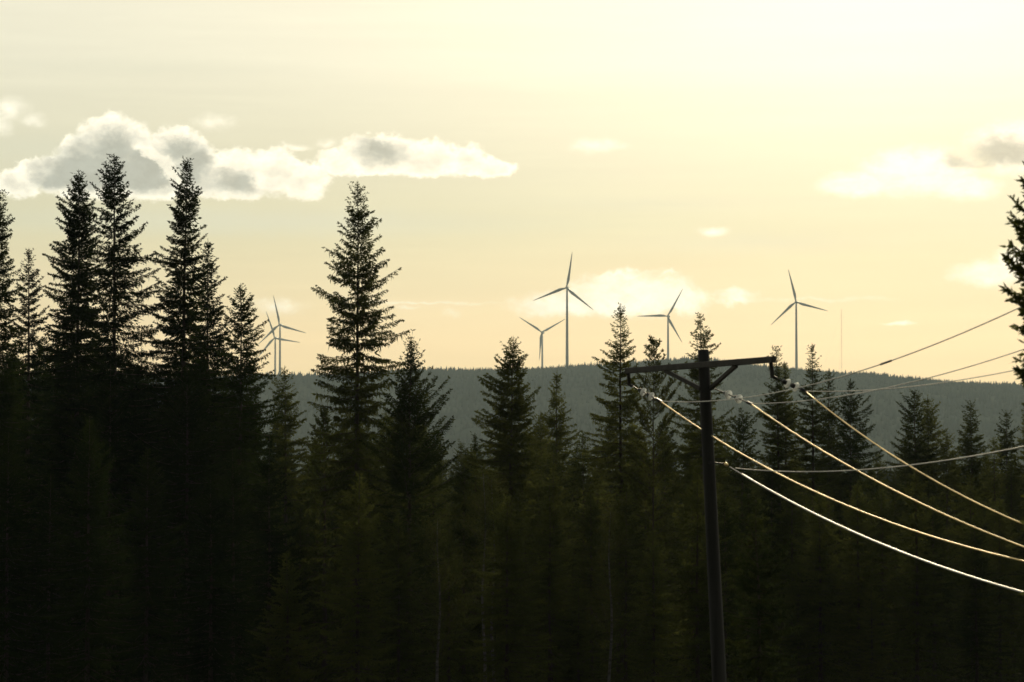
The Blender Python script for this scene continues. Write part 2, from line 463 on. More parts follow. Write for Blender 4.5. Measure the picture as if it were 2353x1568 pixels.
tree(822, 415, 108, [(438, 21, 15), (473, 23, 17), (494, 33, 40), (519, 39, 48), (540, 49, 52), (557, 50, 60), (575, 46, 56), (596, 82, 54), (628, 76, 65), (649, 82, 70), (663, 84, 81), (677, 86, 78), (709, 103, 80), (737, 95, 95), (761, 92, 101), (800, 89, 106), (835, 107, 112), (853, 102, 108), (877, 74, 90), (935, 120, 95), (1050, 118, 118)], 19,
     'tall lone open-branched spruce in the middle-left with visible trunk and layered boughs', hang=1.0, gaps=0.1, core=0.05, trunk_r=0.17, wg=1.05)
tree(948, 768, 104, [(790, 13, 11), (815, 18, 18), (850, 25, 28), (880, 31, 38), (905, 38, 56), (930, 44, 92), (962, 58, 104), (1010, 80, 90), (1100, 100, 100)], 20,
     'full dark spruce with raised branch tips, just right of the tall lone spruce', up=24, hang=0.25, gaps=0.05, core=1.5, dens=1.2)
tree(745, 945, 118, [(965, 14, 12), (1000, 30, 28), (1080, 44, 44)], 21,
     'low young pine at the foot of the tall lone spruce, on its left', name='pine_tree', style='pine')
tree(1176, 772, 112, [(790, 13, 13), (815, 28, 20), (839, 42, 31), (856, 42, 44), (888, 53, 37), (905, 66, 44), (927, 66, 53), (949, 70, 53), (968, 78, 56), (1050, 88, 80)], 22,
     'dense pointed spruce below the small turbine left of the biggest turbine', core=1.4, dens=1.15, gaps=0.05, wg=0.85)
tree(1280, 850, 126, [(875, 11, 11), (894, 19, 16), (921, 22, 25), (954, 28, 33), (976, 32, 34), (1009, 38, 45), (1100, 60, 60)], 23,
     'narrow spruce against the hill under the biggest wind turbine', core=0.5)
tree(1244, 944, 130, [(960, 14, 14), (990, 28, 24), (1060, 40, 40)], 24,
     'low bushy spruce top between the dense pointed spruce and the narrow one', core=0.5)
tree(1336, 990, 128, [(1005, 10, 10), (1030, 22, 22), (1090, 40, 40)], 25,
     'lowest spruce tip between the narrow spruce and the tall one beside the crossarm', core=0.4)
tree(1428, 695, 116, [(722, 14, 14), (757, 22, 20), (778, 22, 30), (806, 38, 28), (817, 38, 34), (827, 44, 34), (859, 46, 40), (883, 59, 46), (908, 62, 54), (960, 66, 62), (1050, 85, 85)], 26,
     'tall slim spruce just left of the power pole\'s crossarm', core=0.25, gaps=0.12, hang=0.45)
tree(1501, 781, 114, [(810, 15, 19), (824, 21, 20), (850, 28, 28), (880, 38, 54), (912, 46, 52), (980, 60, 60)], 27,
     'young open-whorled pine seen behind the left half of the crossarm', name='pine_tree', style='pine', gaps=0.12, trunk_r=0.07)
tree(1604, 720, 120, [(746, 11, 12), (771, 15, 34), (785, 18, 44), (800, 22, 36), (817, 23, 30), (859, 34, 42), (876, 40, 42), (901, 50, 46), (950, 56, 52), (1050, 80, 80)], 28,
     'spruce with its tip showing directly above the power pole', core=0.5, hang=0.4)
tree(1706, 946, 124, [(956, 18, 18), (975, 30, 28), (1010, 34, 34), (1090, 50, 50)], 29,
     'round-topped low spruce to the right of the pole under the middle insulator', core=0.9)
tree(1664, 968, 132, [(985, 12, 10), (1010, 22, 22), (1090, 40, 40)], 30,
     'low spruce tip right beside the pole, below the brace', core=0.4)
tree(1780, 794, 126, [(813, 12, 12), (838, 16, 15), (870, 20, 20), (915, 34, 28), (1000, 50, 50)], 31,
     'spruce tip rising behind the right end of the crossarm', core=0.25, hang=0.4)
tree(1802, 829, 130, [(855, 11, 11), (880, 18, 16), (915, 28, 29), (1000, 45, 45)], 32,
     'shorter spruce between the right insulator and the tip behind the crossarm end', core=0.35)
tree(1867, 788, 128, [(810, 8, 8), (827, 12, 15), (841, 15, 16), (869, 19, 23), (910, 28, 30), (1000, 45, 45)], 33,
     'slender spruce with a spiky tip right of the crossarm, near the tall mast', core=0.2, gaps=0.15)
tree(1900, 846, 134, [(860, 7, 7), (885, 14, 13), (930, 24, 24), (1020, 42, 42)], 34,
     'small spruce half hidden right of the slender spiky-tipped one', core=0.3)
tree(1952, 868, 136, [(900, 8, 10), (930, 26, 34), (959, 40, 52), (989, 46, 58), (1060, 60, 64)], 35,
     'spruce with a thin top and wide boughs under the three converging wires', core=0.4, gaps=0.18)
tree(2101, 893, 140, [(900, 10, 10), (913, 10, 9), (921, 25, 14), (937, 34, 19), (973, 38, 26), (1050, 55, 50)], 36,
     'stubby spruce with a knobbly top, left one of the close pair on the right', core=1.0, dens=1.1)
tree(2135, 906, 142, [(919, 9, 9), (935, 11, 24), (954, 16, 31), (985, 26, 30), (1060, 45, 45)], 37,
     'lean spruce crowding the right side of the stubby knobbly-topped one', core=0.5)
tree(2176, 990, 138, [(1003, 12, 12), (1030, 24, 24), (1100, 42, 42)], 38,
     'low spruce in the dip between the close pair and the neat cone-shaped spruce', core=0.6)
tree(2231, 920, 140, [(935, 13, 12), (952, 18, 15), (989, 31, 24), (1015, 33, 42), (1080, 50, 50)], 39,
     'neat cone-shaped spruce standing clear against the hill on the right', core=0.5)
tree(2314, 939, 144, [(952, 9, 9), (980, 19, 14), (991, 22, 28), (1020, 28, 34), (1090, 46, 46)], 40,
     'thin-topped spruce against the hill, last but one before the right edge', core=0.25, gaps=0.15)
tree(2287, 1002, 136, [(1015, 8, 8), (1040, 18, 18), (1100, 34, 34)], 41,
     'short spruce tip between the neat cone-shaped spruce and the thin-topped one', core=0.4)
tree(2368, 905, 140, [(925, 20, 18), (950, 24, 22), (975, 22, 22), (1060, 45, 45)], 42,
     'spruce mostly beyond the right edge, only its left boughs seen against the hill', core=0.4)
tree(1746, 1135, 64, [(1160, 16, 16), (1200, 34, 36), (1280, 52, 60), (1400, 66, 84), (1560, 80, 90)], 43,
     'nearer bushy spruce low down, just right of the power pole\'s lower shaft', core=0.5, low_z=0.5, hang=0.5)
# close tree cut by the right edge
tip = at(2394, 372, 33); g = gz(tip.x, 33); k = 33 / F
root = empty('spruce_tree', (tip.x, 33, g)); tag(root, 'near spruce cut by the right edge, its boughs hiding the ends of the thin wires', 'tree')
Hn = tip.z - g
pr = [(Hn, .03, .03)] + [(at(2394, y, 33).z - g, l * k, (l if y < 880 else 85) * k) for y, l in [(420, 42), (450, 50), (490, 54), (530, 84), (560, 78), (620, 68), (700, 74), (750, 68), (775, 70), (815, 88), (850, 84), (872, 62), (897, 26), (980, 24), (1500, 24), (2300, 24)]]
grow(root, Hn, pr, 44, low_z=at(2394, 1000, 33).z - g, base_z=2.2, core=2.2, kite=1.0, dens=2.2, gaps=0.0, trunk_r=0.09, up=6, wg=0.6)

# birches whose pale stems glimmer low in the stand
def birch(x, ytop, Y, seed, label):
    tip = at(x, ytop, Y); g = gz(tip.x, Y); H = tip.z - g
    root = empty('birch_tree', (tip.x, Y, g)); tag(root, label, 'tree')
    rng = np.random.default_rng(seed)
    pts = [(0.05 * math.sin(i * 1.1 + seed), 0.04 * math.cos(i * 0.9), H * i / 12 - 0.2) for i in range(13)]
    MB().tube(pts, [0.075 * (1 - 0.88 * i / 12) for i in range(13)], 9).build('trunk', M_BIRCH, root, True)
    S = Shoots(rng)
    for i in range(46):
        z = H * rng.uniform(0.45, 0.98); a = rng.uniform(0, 2 * PI); L = (H - z) * 0.28 + 0.35
        o0 = np.array([0, 0, z]); d = np.array([math.cos(a), math.sin(a), rng.uniform(0.6, 1.3)]); d /= np.linalg.norm(d)
        S.add(o0, o0 + d * L, 0.02, 1)
        n = 60
        t = rng.uniform(0.3, 1.05, n)
        p = o0 + t[:, None] * L * d + rng.normal(0, 0.16, (n, 3))
        S.add(p, p + unit(rng.normal(0, 1, (n, 3))) * 0.06, 0.05)
    S.build('crown', [M_LEAF, M_BARK], root)
birch(1112, 1075, 92, 3, 'slim birch with a pale stem, left of the pair low in the centre')
birch(1133, 1090, 93, 4, 'slim birch with a pale stem, right of the pair low in the centre')
birch(1008, 1180, 90, 5, 'lone thin birch stem low in the dark left of the two paired birches')
birch(1402, 1160, 90, 6, 'thin birch stem low in the dark below the tall slim spruce')

# the shaded stand below and between: copies of three spruces, each its own object
protos = []
for i, (H, R, c) in enumerate([(14, 1.7, 0.9), (13, 1.45, 0.6), (15, 2.0, 1.1)]):
    root = empty('spruce_tree', (0, 0, 0))
    grow(root, H, [(H, .05, .05), (H * .93, .28 * R, .25 * R), (H * .85, .5 * R, .45 * R), (H * .7, .75 * R, .8 * R), (H * .5, R, .95 * R), (H * .25, 1.15 * R, 1.15 * R), (1, R, R)],
         70 + i, low_z=H * 0.45, core=c, gaps=0.1, hang=0.55)
    protos.append((root, H))
for i in range(3):                       # the same three, the left side's shade put into their needle colour
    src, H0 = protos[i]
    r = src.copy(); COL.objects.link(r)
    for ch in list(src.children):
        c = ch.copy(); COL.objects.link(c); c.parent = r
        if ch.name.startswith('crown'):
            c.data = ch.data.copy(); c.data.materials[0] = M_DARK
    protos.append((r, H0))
used = [False] * 6
G_FILL = 'spruces merged in the dark lower forest'
def filler(x, ytop, Y, i, rot):
    tip = at(x, ytop, Y); g = gz(tip.x, Y); H = tip.z - g
    src, H0 = protos[i]
    if not used[i]:
        r = src; used[i] = True
    else:
        r = src.copy(); COL.objects.link(r)
        for ch in list(src.children):
            c = ch.copy(); COL.objects.link(c); c.parent = r
    s = H / H0
    w = s if s > 0.8 else 0.5 * (s + 0.8)
    r.location = (tip.x, Y, g); r.rotation_euler = (0, 0, rot); r.scale = (w, w, s)
    tag(r, 'dark spruce merging into the shaded forest mass below the skyline trees', 'tree', G_FILL)
R_ = random.Random(9)
def top_line(x):
    pts = [(-60, 790), (60, 750), (200, 720), (300, 780), (420, 760), (540, 840), (620, 900), (690, 985), (760, 960), (840, 900), (930, 880), (1000, 945), (1060, 985), (1120, 940), (1180, 900), (1240, 960), (1300, 960), (1340, 1000), (1400, 930), (1470, 940), (1540, 945),
           (1600, 930), (1680, 1020), (1740, 1020), (1800, 1000), (1880, 1000), (1960, 1010), (2030, 1015), (2100, 975), (2180, 1010), (2240, 1005), (2290, 1030), (2353, 1020), (2420, 1000)]
    return float(np.interp(x, [p[0] for p in pts], [p[1] for p in pts]))
for row, (Y0, Y1, off, n) in enumerate([(122, 150, 50, 44), (104, 120, 120, 34), (86, 100, 235, 22), (150, 200, 30, 40)]):
    for j in range(n):
        x = -60 + 2480 * (j + R_.uniform(0.15, 0.85)) / n
        Yd = R_.uniform(Y0, Y1)
        y = top_line(x) + off * R_.uniform(0.55, 1.5)
        if row == 2 and 1780 < x < 2420: Yd += 14
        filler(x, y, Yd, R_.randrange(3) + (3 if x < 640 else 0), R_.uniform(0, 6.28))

for j in range(20):                      # the stand goes on past both sides of the view
    x = R_.uniform(2430, 2950) if j < 14 else R_.uniform(-420, -90)
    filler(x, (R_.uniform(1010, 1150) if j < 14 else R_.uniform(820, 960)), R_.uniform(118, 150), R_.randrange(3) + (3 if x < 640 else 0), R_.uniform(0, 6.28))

# ---------------------------------------------------------------- wind turbines
def turbine(hub_xy, Y, tips, base_y, yaw, label, roll):
    """tips: picture angle of the first blade clockwise from up (degrees)"""
    hub = at(*hub_xy, Y)
    g = float(hill_z(hub.x, Y)) - 0.5
    root = empty('wind_turbine', (hub.x, Y, g)); tag(root, label, 'wind turbine', 'wind turbines on the hill')
    Hh = hub.z - g
    ya = math.radians(yaw)
    fwd = Vector((math.sin(ya), -math.cos(ya), 0.06)).normalized()      # the way the rotor looks
    O = Vector((0, 0, Hh))
    T = MB()
    zt = Hh - 1.9
    T.tube([(0, 0, zt * i / 10) for i in range(11)], [2.15 - 0.85 * i / 10 for i in range(11)], 24)
    T.build('tower', M_TURB, root, True)
    back = -fwd
    side = fwd.cross(Vector((0, 0, 1))).normalized(); upv = side.cross(fwd).normalized()
    # nacelle: rounded box lofted along its length
    nb = MB(); secs = [(-2.2, 1.25), (-1.6, 1.65), (2.0, 1.95), (6.0, 1.9), (8.2, 1.6), (8.9, 1.1)]
    for t, h in secs:
        for k in range(16):
            a = 2 * PI * k / 16
            ca, sa = math.cos(a), math.sin(a)
            q = lambda w: math.copysign(abs(w) ** 0.5, w)
            nb.v.append(O + back * t + side * (q(ca) * h * 0.95) + upv * (q(sa) * h + 0.15))
    for i in range(len(secs) - 1):
        for k in range(16):
            k2 = (k + 1) % 16
            nb.f.append([i*16+k, i*16+k2, (i+1)*16+k2, (i+1)*16+k])
    nb.f.append(list(reversed(range(16)))); nb.f.append([(len(secs)-1)*16 + k for k in range(16)])
    nac = nb.build('nacelle', M_TURB, root, True)
    # wind sensor mast at the back of the nacelle
    sp = O + back * 7.6 + upv * 1.9
    MB().tube([sp, sp + upv * 2.2], 0.12, 6).bar(sp + upv * 2.0 - side * 0.9, sp + upv * 2.0 + side * 0.9, 0.15, 0.15, up=upv).build('wind_sensor', M_TURB, nac)
    C = O + fwd * 3.6
    MB().lathe(C + back * 1.4, fwd, [(0, 1.5), (0.6, 1.65), (1.8, 1.6), (2.8, 1.2), (3.4, 0.6), (3.6, 0.05)], 20).build('hub', M_TURB, root, True)
    Rb = 50.0
    # seen from the camera, picture right = -side when the rotor faces the camera
    rt = Vector((1, 0, 0)); rt = (rt - fwd * rt.dot(fwd)).normalized()
    up2 = fwd.cross(rt); up2 = up2 if up2.z > 0 else -up2
    for b in range(3):
        a = math.radians(roll + 120 * b)
        d = rt * math.sin(a) + up2 * math.cos(a)
        chord_dir = (rt * math.cos(a) - up2 * math.sin(a))
        bm_ = MB(); st = [(1.0, 1.0, 1.0, 0), (3.0, 1.05, 1.0, 0), (7, 1.75, .55, 14), (11, 2.15, .32, 11), (18, 1.75, .26, 8), (28, 1.25, .22, 5), (38, .85, .2, 2), (46, .5, .18, 0), (49.2, .26, .18, 0), (50, .06, .2, 0)]
        for r_, c_, th, tw in st:
            tw = math.radians(tw + 4)
            e1 = chord_dir * math.cos(tw) + fwd * math.sin(tw); e2 = fwd * math.cos(tw) - chord_dir * math.sin(tw)
            for k in range(12):
                q = 2 * PI * k / 12
                off = 0.0 if r_ < 4 else c_ * 0.35
                bm_.v.append(C + d * r_ + e1 * (c_ * math.cos(q) + off) + e2 * (c_ * th * math.sin(q)) + fwd * (0.0009 * r_ * r_))
        for i in range(len(st) - 1):
            for k in range(12):
                k2 = (k + 1) % 12
                bm_.f.append([i*12+k, i*12+k2, (i+1)*12+k2, (i+1)*12+k])
        bm_.f.append([(len(st)-1)*12 + k for k in range(12)]); bm_.f.append(list(reversed(range(12))))
        bm_.build('blade', M_TURB, root, True)
    return root
turbine((1303, 662), 3990, None, 840, -14, 'biggest wind turbine, nearest the middle, its top blade nearly upright', 10)
turbine((1246, 764), 5130, None, 843, -18, 'small wind turbine left of the biggest one, with one blade pointing straight down', 304)
turbine((1535, 727), 4630, None, 827, -16, 'wind turbine behind the crossarm with one blade level to the left', 271)
turbine((1829.5, 694.5), 4280, None, 847, -12, 'rightmost wind turbine, standing alone near the thin mast', 347.5)
turbine((643.5, 747), 4765, None, 858, -14, 'taller wind turbine of the overlapping pair on the left', 348)
turbine((632.5, 777), 5130, None, 866, -14, 'lower wind turbine of the overlapping pair on the left, behind the other', 341.5)

# radio mast
top = at(1933.5, 711, 4300); gm = float(hill_z(top.x, 4300)) - 1
mb = MB(); Hm = top.z - gm
legs = [(0.62 * math.cos(a), 0.62 * math.sin(a)) for a in (0.3, 2.4, 4.5)]
for lx, ly in legs: mb.tube([(lx, ly, 0), (lx, ly, Hm)], 0.05, 6)
nb_ = int(Hm / 4.5)
for i in range(nb_):
    for q in range(3):
        a, b = legs[q], legs[(q + 1) % 3]
        mb.tube([(a[0], a[1], Hm * i / nb_), (b[0], b[1], Hm * (i + 1) / nb_)], 0.025, 4, False)
mast = empty('radio_mast', (top.x, 4300, gm)); tag(mast, 'very thin pale lattice mast on the hill right of the rightmost turbine', 'mast')
mb.build('lattice', M_MAST, mast)
for q in range(3):
    a = 0.3 + 2.1 * q
    for hz in (0.95, 0.55):
        MB().tube([(0.6 * math.cos(a), 0.6 * math.sin(a), Hm * hz), (Hm * 0.4 * math.cos(a), Hm * 0.4 * math.sin(a), -2)], 0.03, 4).build('guy_wire', M_MAST, mast)

# ---------------------------------------------------------------- power pole
YP = 56.0
ptop = at(1616, 806, YP); pb1 = at(1653, 1568, YP)
ax = (pb1 - ptop) / (pb1.z - ptop.z)                    # lean of the pole per metre of height
gp = gz(at(1660, 1568, YP).x, YP)
def pole_pt(z): return ptop + ax * (z - ptop.z)
pbase = pole_pt(gp)
proot = empty('utility_pole', pbase); tag(proot, 'dark leaning wooden power pole with a braced crossarm and glass insulators', 'utility pole')
rel = lambda p: Vector(p) - pbase
rt_, rb_ = 12.6 * YP / F, 18.5 * YP / F
mb = MB(); npz = 16
zz = [gp - 0.4 + (ptop.z - gp + 0.4) * i / npz for i in range(npz + 1)]
rad = [rb_ * 1.12 + (rt_ - rb_ * 1.12) * i / npz for i in range(npz + 1)]
mb.tube([rel(pole_pt(z)) for z in zz] + [rel(pole_pt(ptop.z + 0.02))], rad + [rt_ * 0.85], 20)
mb.build('pole', M_POLE, proot, True)
YL, YR = YP * 1.05, YP * 0.952
aL, aR = at(1440, 853, YL), at(1776, 827, YR)
mid = (aL + aR) / 2
# arm sits against the camera side of the pole
shift = Vector((0, -(rt_ + 0.05), 0))
MB().bar(rel(aL + shift), rel(aR + shift), 0.10, 0.115).build('crossarm', M_ARM, proot)
def arm_at(t): return aL + (aR - aL) * t + shift
def brace(t, side):
    a = arm_at(t) + Vector((0, 0, -0.055)); b = pole_pt(at(1620, 893, YP).z) + Vector((side * rt_ * 0.9, -rt_ * 0.55, 0))
    MB().bar(rel(a), rel(b), 0.06, 0.08).build('brace', M_ARM, proot)
brace((1534 - 1440) / 336, -1); brace((1697 - 1440) / 336, 1)
for t, ylow, Yx, xx in ((0.012, 886, YL, 1446), (0.985, 868, YR, 1775)):
    a = arm_at(t) - shift; b = at(xx, ylow, Yx)
    h = MB().bar(rel(Vector((a.x, a.y, a.z + 0.02)) + shift * 0.0), rel(b), 0.07, 0.085, up=(0, 1, 0)).build('hanger', M_ARM, proot)
bl = pole_pt(at(1618, 843, YP).z)
MB().lathe(rel(bl + Vector((0, -rt_ - 0.12, 0))), (0, -1, 0), [(0, .035), (.02, .035), (.02, .018), (.05, .018)], 8).build('bolt', M_FITTING, proot)

# insulator strings: hanger end -> wire clamp
WA, WB, WC = at(1517, 922, YP * 1.045), at(1725, 928, YP * 0.985), at(1850, 899, YP * 0.957)
ends = [(at(1446, 884, YL), WA), (pole_pt(at(1650, 890, YP).z) + Vector((rt_, 0, 0)), WB), (at(1776, 866, YR), WC)]
for a, b in ends:
    d = (b - a); L = d.length; u = d.normalized()
    st = MB()
    st.tube([rel(a), rel(b)], 0.012, 6)
    st.lathe(rel(a + u * 0.02), u, [(0, .03), (.06, .03)], 8)
    st.bar(rel(b - u * 0.10), rel(b + u * 0.05), 0.05, 0.05)
    so = st.build('insulator_string', M_FITTING, proot)
    for t in (0.44, 0.70):
        c = a + d * t
        MB().lathe(rel(c), u, [(-.10, .016), (-.095, .036), (-.05, .045), (-.03, .05)], 14).build('cap', M_FITTING, so, True)
        MB().lathe(rel(c), u, [(-.03, .052), (-.022, .068), (-.004, .082), (.018, .088), (.028, .084), (.018, .074), (.032, .066), (.018, .058), (.034, .05), (.02, .02)], 22).build('glass_disc', M_GLASS, so, True)
# lower cable fixing on the pole
PD = pole_pt(at(1640, 1064, YP).z)
WD = at(1705, 1090, YP * 0.985); WD2 = at(1690, 1076, YP * 0.988)
MB().bar(rel(PD + Vector((rt_, 0, 0))), rel(at(1668, 1067, YP * 0.995)), 0.02, 0.03).lathe(rel(PD + Vector((rt_ * .2, -rt_ * 1.1, 0))), (0, -1, 0), [(0, .03), (.03, .03), (.035, .012)], 8).build('cable_bracket', M_FITTING, proot)
MB().lathe(rel(at(1666, 1066, YP * 0.995)), at(1680, 1075, YP * 0.99) - at(1666, 1066, YP * 0.995), [(0, .015), (.02, .035), (.06, .038), (.10, .030), (.13, .014)], 12).build('cable_clamp', M_WIRE, proot, True)
MB().tube([rel(at(1677, 1073, YP * 0.992)), rel(WD)], 0.010, 6).build('tie_rod', M_WIRE_DULL, proot)

# ---------------------------------------------------------------- wires
def span(P0, obs, k, rad, mat, name, label, group, Yend):
    """P0 start; obs picture points the wire passes; plan direction dX/dY=-k towards the camera; sag fitted as a parabola"""
    X0, Y0, Z0 = P0
    s_, z_ = [], []
    for x, y in obs:
        c = (x - W / 2) / F
        # X = X0 + k (Y0 - Y)  and  X = c * Y / (projection)
        Yv = Y0
        for it in range(12):
            p = at(x, y, Yv)
            cc = p.x / Yv
            Yv = (X0 + k * Y0) / (cc + k)
        p = at(x, y, Yv)
        s_.append(Y0 - Yv); z_.append(p.z - Z0)
    s_, z_ = np.array(s_), np.array(z_)
    A = np.stack([s_, s_ * s_], 1)
    co, *_ = np.linalg.lstsq(A, z_, rcond=None)
    pts = []
    n = 90
    smax = Y0 - Yend
    c1, c2 = co
    for i in range(n + 1):
        s = smax * i / n
        z = Z0 + c1 * s + c2 * s * s
        pts.append(Vector((X0 + k * s, Y0 - s, z)))
    o = MB().tube(pts, rad, 10).build(name, mat, None, True, origin=P0)
    o.location = P0
    tag(o, label, 'power line', group)
    return pts
GB, GT = 'glowing lower wires', 'thin wires rising to the right'
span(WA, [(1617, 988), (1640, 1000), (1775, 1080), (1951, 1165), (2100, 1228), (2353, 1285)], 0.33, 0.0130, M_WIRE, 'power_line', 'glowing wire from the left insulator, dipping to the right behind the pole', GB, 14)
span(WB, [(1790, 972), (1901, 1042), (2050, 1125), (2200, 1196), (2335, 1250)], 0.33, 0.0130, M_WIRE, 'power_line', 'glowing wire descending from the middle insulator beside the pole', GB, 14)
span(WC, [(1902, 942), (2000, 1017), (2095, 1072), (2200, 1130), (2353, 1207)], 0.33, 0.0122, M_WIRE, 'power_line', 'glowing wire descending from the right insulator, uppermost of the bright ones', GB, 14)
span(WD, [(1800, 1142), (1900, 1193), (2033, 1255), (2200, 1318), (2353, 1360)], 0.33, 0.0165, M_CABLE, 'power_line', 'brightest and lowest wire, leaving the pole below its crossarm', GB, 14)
ta = span(WA, [(1633, 921), (1765, 905), (1976, 855), (2320, 717)], 0.165, 0.0085, M_WIRE_DULL, 'power_line', 'thin wire from the left insulator crossing before the pole, with a dark sleeve', GT, 12)
span(WB, [(1765, 925), (1905, 913), (2057, 890), (2301, 819)], 0.165, 0.0075, M_WIRE_DULL, 'power_line', 'thin wire from the middle insulator rising between two others on the right', GT, 12)
span(WC, [(2011, 896), (2169, 879), (2327, 852)], 0.165, 0.0075, M_WIRE_DULL, 'power_line', 'thin wire running almost level from the right insulator', GT, 12)
span(WD2, [(1800, 1083), (1941, 1082), (2081, 1071), (2353, 1026)], 0.165, 0.0085, M_WIRE_DULL, 'power_line', 'thin faint lower wire from the pole, crossing the dark trees on the right', GT, 12)
# sleeve on the thin wire
best = min(range(len(ta)), key=lambda i: abs(W / 2 + F * ta[i].x / ta[i].y - 2040))
p, q = ta[best], ta[best + 1]
d = (q - p).normalized()
o = MB().lathe((0, 0, 0), d, [(-.30, .009), (-.27, .016), (.27, .016), (.30, .009)], 10).build('wire_sleeve', M_FITTING, None, True)
o.location = p
tag(o, 'dark splice sleeve on the uppermost thin wire', 'sleeve')

# ---------------------------------------------------------------- haze
hb = [(-3850, -420, -1.5), (3850, -420, -1.5), (3850, 6300, -1.5), (-3850, 6300, -1.5)]
hv = hb + [(x, y, 430.0) for x, y, z in hb]
m, nt, out = new_mat('evening_haze')
vol = nt.nodes.new('ShaderNodeVolumePrincipled')
vol.inputs['Color'].default_value = (0.71, 0.91, 1.0, 1)
vol.inputs['Density'].default_value = 4.8e-5
vol.inputs['Anisotropy'].default_value = 0.25
nt.links.new(vol.outputs[0], out.inputs['Volume'])
o = mesh_obj('haze', hv, [[0, 3, 2, 1], [4, 5, 6, 7], [0, 1, 5, 4], [1, 2, 6, 5], [2, 3, 7, 6], [3, 0, 4, 7]], m)
tag(o, 'thin even evening haze greying the distant hill', 'haze', kind='stuff')

# ---------------------------------------------------------------- light
SUN_AZ, SUN_EL = math.radians(8.3), math.radians(12.8)
sd = Vector((math.sin(SUN_AZ) * math.cos(SUN_EL), math.cos(SUN_AZ) * math.cos(SUN_EL), math.sin(SUN_EL)))
sun = bpy.data.lights.new('sun', 'SUN'); sun.energy = 3.6; sun.angle = math.radians(0.5); sun.color = (1.0, 0.84, 0.56)
so = bpy.data.objects.new('sun', sun); so.rotation_euler = sd.to_track_quat('Z', 'Y').to_euler(); so.location = (20, 60, 60); COL.objects.link(so)

# ---------------------------------------------------------------- sky
world = bpy.data.worlds.new('World'); sc.world = world; world.use_nodes = True
nt = world.node_tree; nt.nodes.clear(); WN, WL = nt.nodes, nt.links

class E:
    def __init__(self, s): self.s = s
    def _op(self, op, o, rev=False):
        a, b = (o, self) if rev else (self, o)
        return mth(op, a, b)
    def __add__(self, o): return self._op('ADD', o)
    def __radd__(self, o): return self._op('ADD', o, True)
    def __sub__(self, o): return self._op('SUBTRACT', o)
    def __rsub__(self, o): return self._op('SUBTRACT', o, True)
    def __mul__(self, o): return self._op('MULTIPLY', o)
    def __rmul__(self, o): return self._op('MULTIPLY', o, True)
    def __truediv__(self, o): return self._op('DIVIDE', o)
def put(sock, v):
    if isinstance(v, E): WL.new(v.s, sock)
    else: sock.default_value = v
def mth(op, *a):
    n = WN.new('ShaderNodeMath'); n.operation = op
    for i, v in enumerate(a): put(n.inputs[i], v)
    return E(n.outputs[0])
def vmth(op, *a, out=0):
    n = WN.new('ShaderNodeVectorMath'); n.operation = op
    for i, v in enumerate(a): put(n.inputs[i], v)
    return E(n.outputs[out])
def sstep(a, b, x):
    n = WN.new('ShaderNodeMapRange'); n.interpolation_type = 'SMOOTHSTEP'
    inv = a > b
    put(n.inputs['Value'], x)
    n.inputs['From Min'].default_value = min(a, b); n.inputs['From Max'].default_value = max(a, b)
    n.inputs['To Min'].default_value = 1.0 if inv else 0.0; n.inputs['To Max'].default_value = 0.0 if inv else 1.0
    return E(n.outputs[0])
def mixc(f, a, b):
    n = WN.new('ShaderNodeMix'); n.data_type = 'RGBA'
    put(n.inputs[0], f)
    for i, v in ((6, a), (7, b)):
        if isinstance(v, E): WL.new(v.s, n.inputs[i])
        else: n.inputs[i].default_value = (*v, 1)
    return E(n.outputs[2])
def comb(x, y, z=0.0):
    n = WN.new('ShaderNodeCombineXYZ')
    put(n.inputs[0], x); put(n.inputs[1], y); put(n.inputs[2], z)
    return E(n.outputs[0])
def noise(vec, scale=1.0, detail=5, rough=0.55):
    n = WN.new('ShaderNodeTexNoise'); WL.new(vec.s, n.inputs['Vector'])
    n.inputs['Scale'].default_value = scale; n.inputs['Detail'].default_value = detail; n.inputs['Roughness'].default_value = rough
    return E(n.outputs[0]), E(n.outputs[1])
def ramp(x, stops):
    n = WN.new('ShaderNodeValToRGB'); WL.new(x.s, n.inputs[0])
    el = n.color_ramp.elements
    while len(el) < len(stops): el.new(0.5)
    for e, (p, c) in zip(el, stops): e.position = p; e.color = (*c, 1)
    return E(n.outputs[0])

tc = WN.new('ShaderNodeTexCoord'); DIR = E(tc.outputs['Generated'])
sep = WN.new('ShaderNodeSeparateXYZ'); WL.new(DIR.s, sep.inputs[0])
dx, dy, dz = E(sep.outputs[0]), E(sep.outputs[1]), E(sep.outputs[2])
az = mth('ARCTAN2', dx, dy); el = mth('ARCSINE', dz)
# sky chart: azimuth and elevation in units of 1/6672 rad, elevation counted down from 1100
SX = az * F + W / 2
SY = 1100.0 - el * F
chart = comb(SX, SY)
ahead = sstep(0.5, 0.9, dy)

nish = WN.new('ShaderNodeTexSky'); nish.sky_type = 'NISHITA'; nish.sun_disc = False
nish.sun_elevation = SUN_EL; nish.sun_rotation = SUN_AZ; nish.dust_density = 4.0; nish.air_density = 1.2; nish.ozone_density = 1.0
sky_n = E(nish.outputs[0])

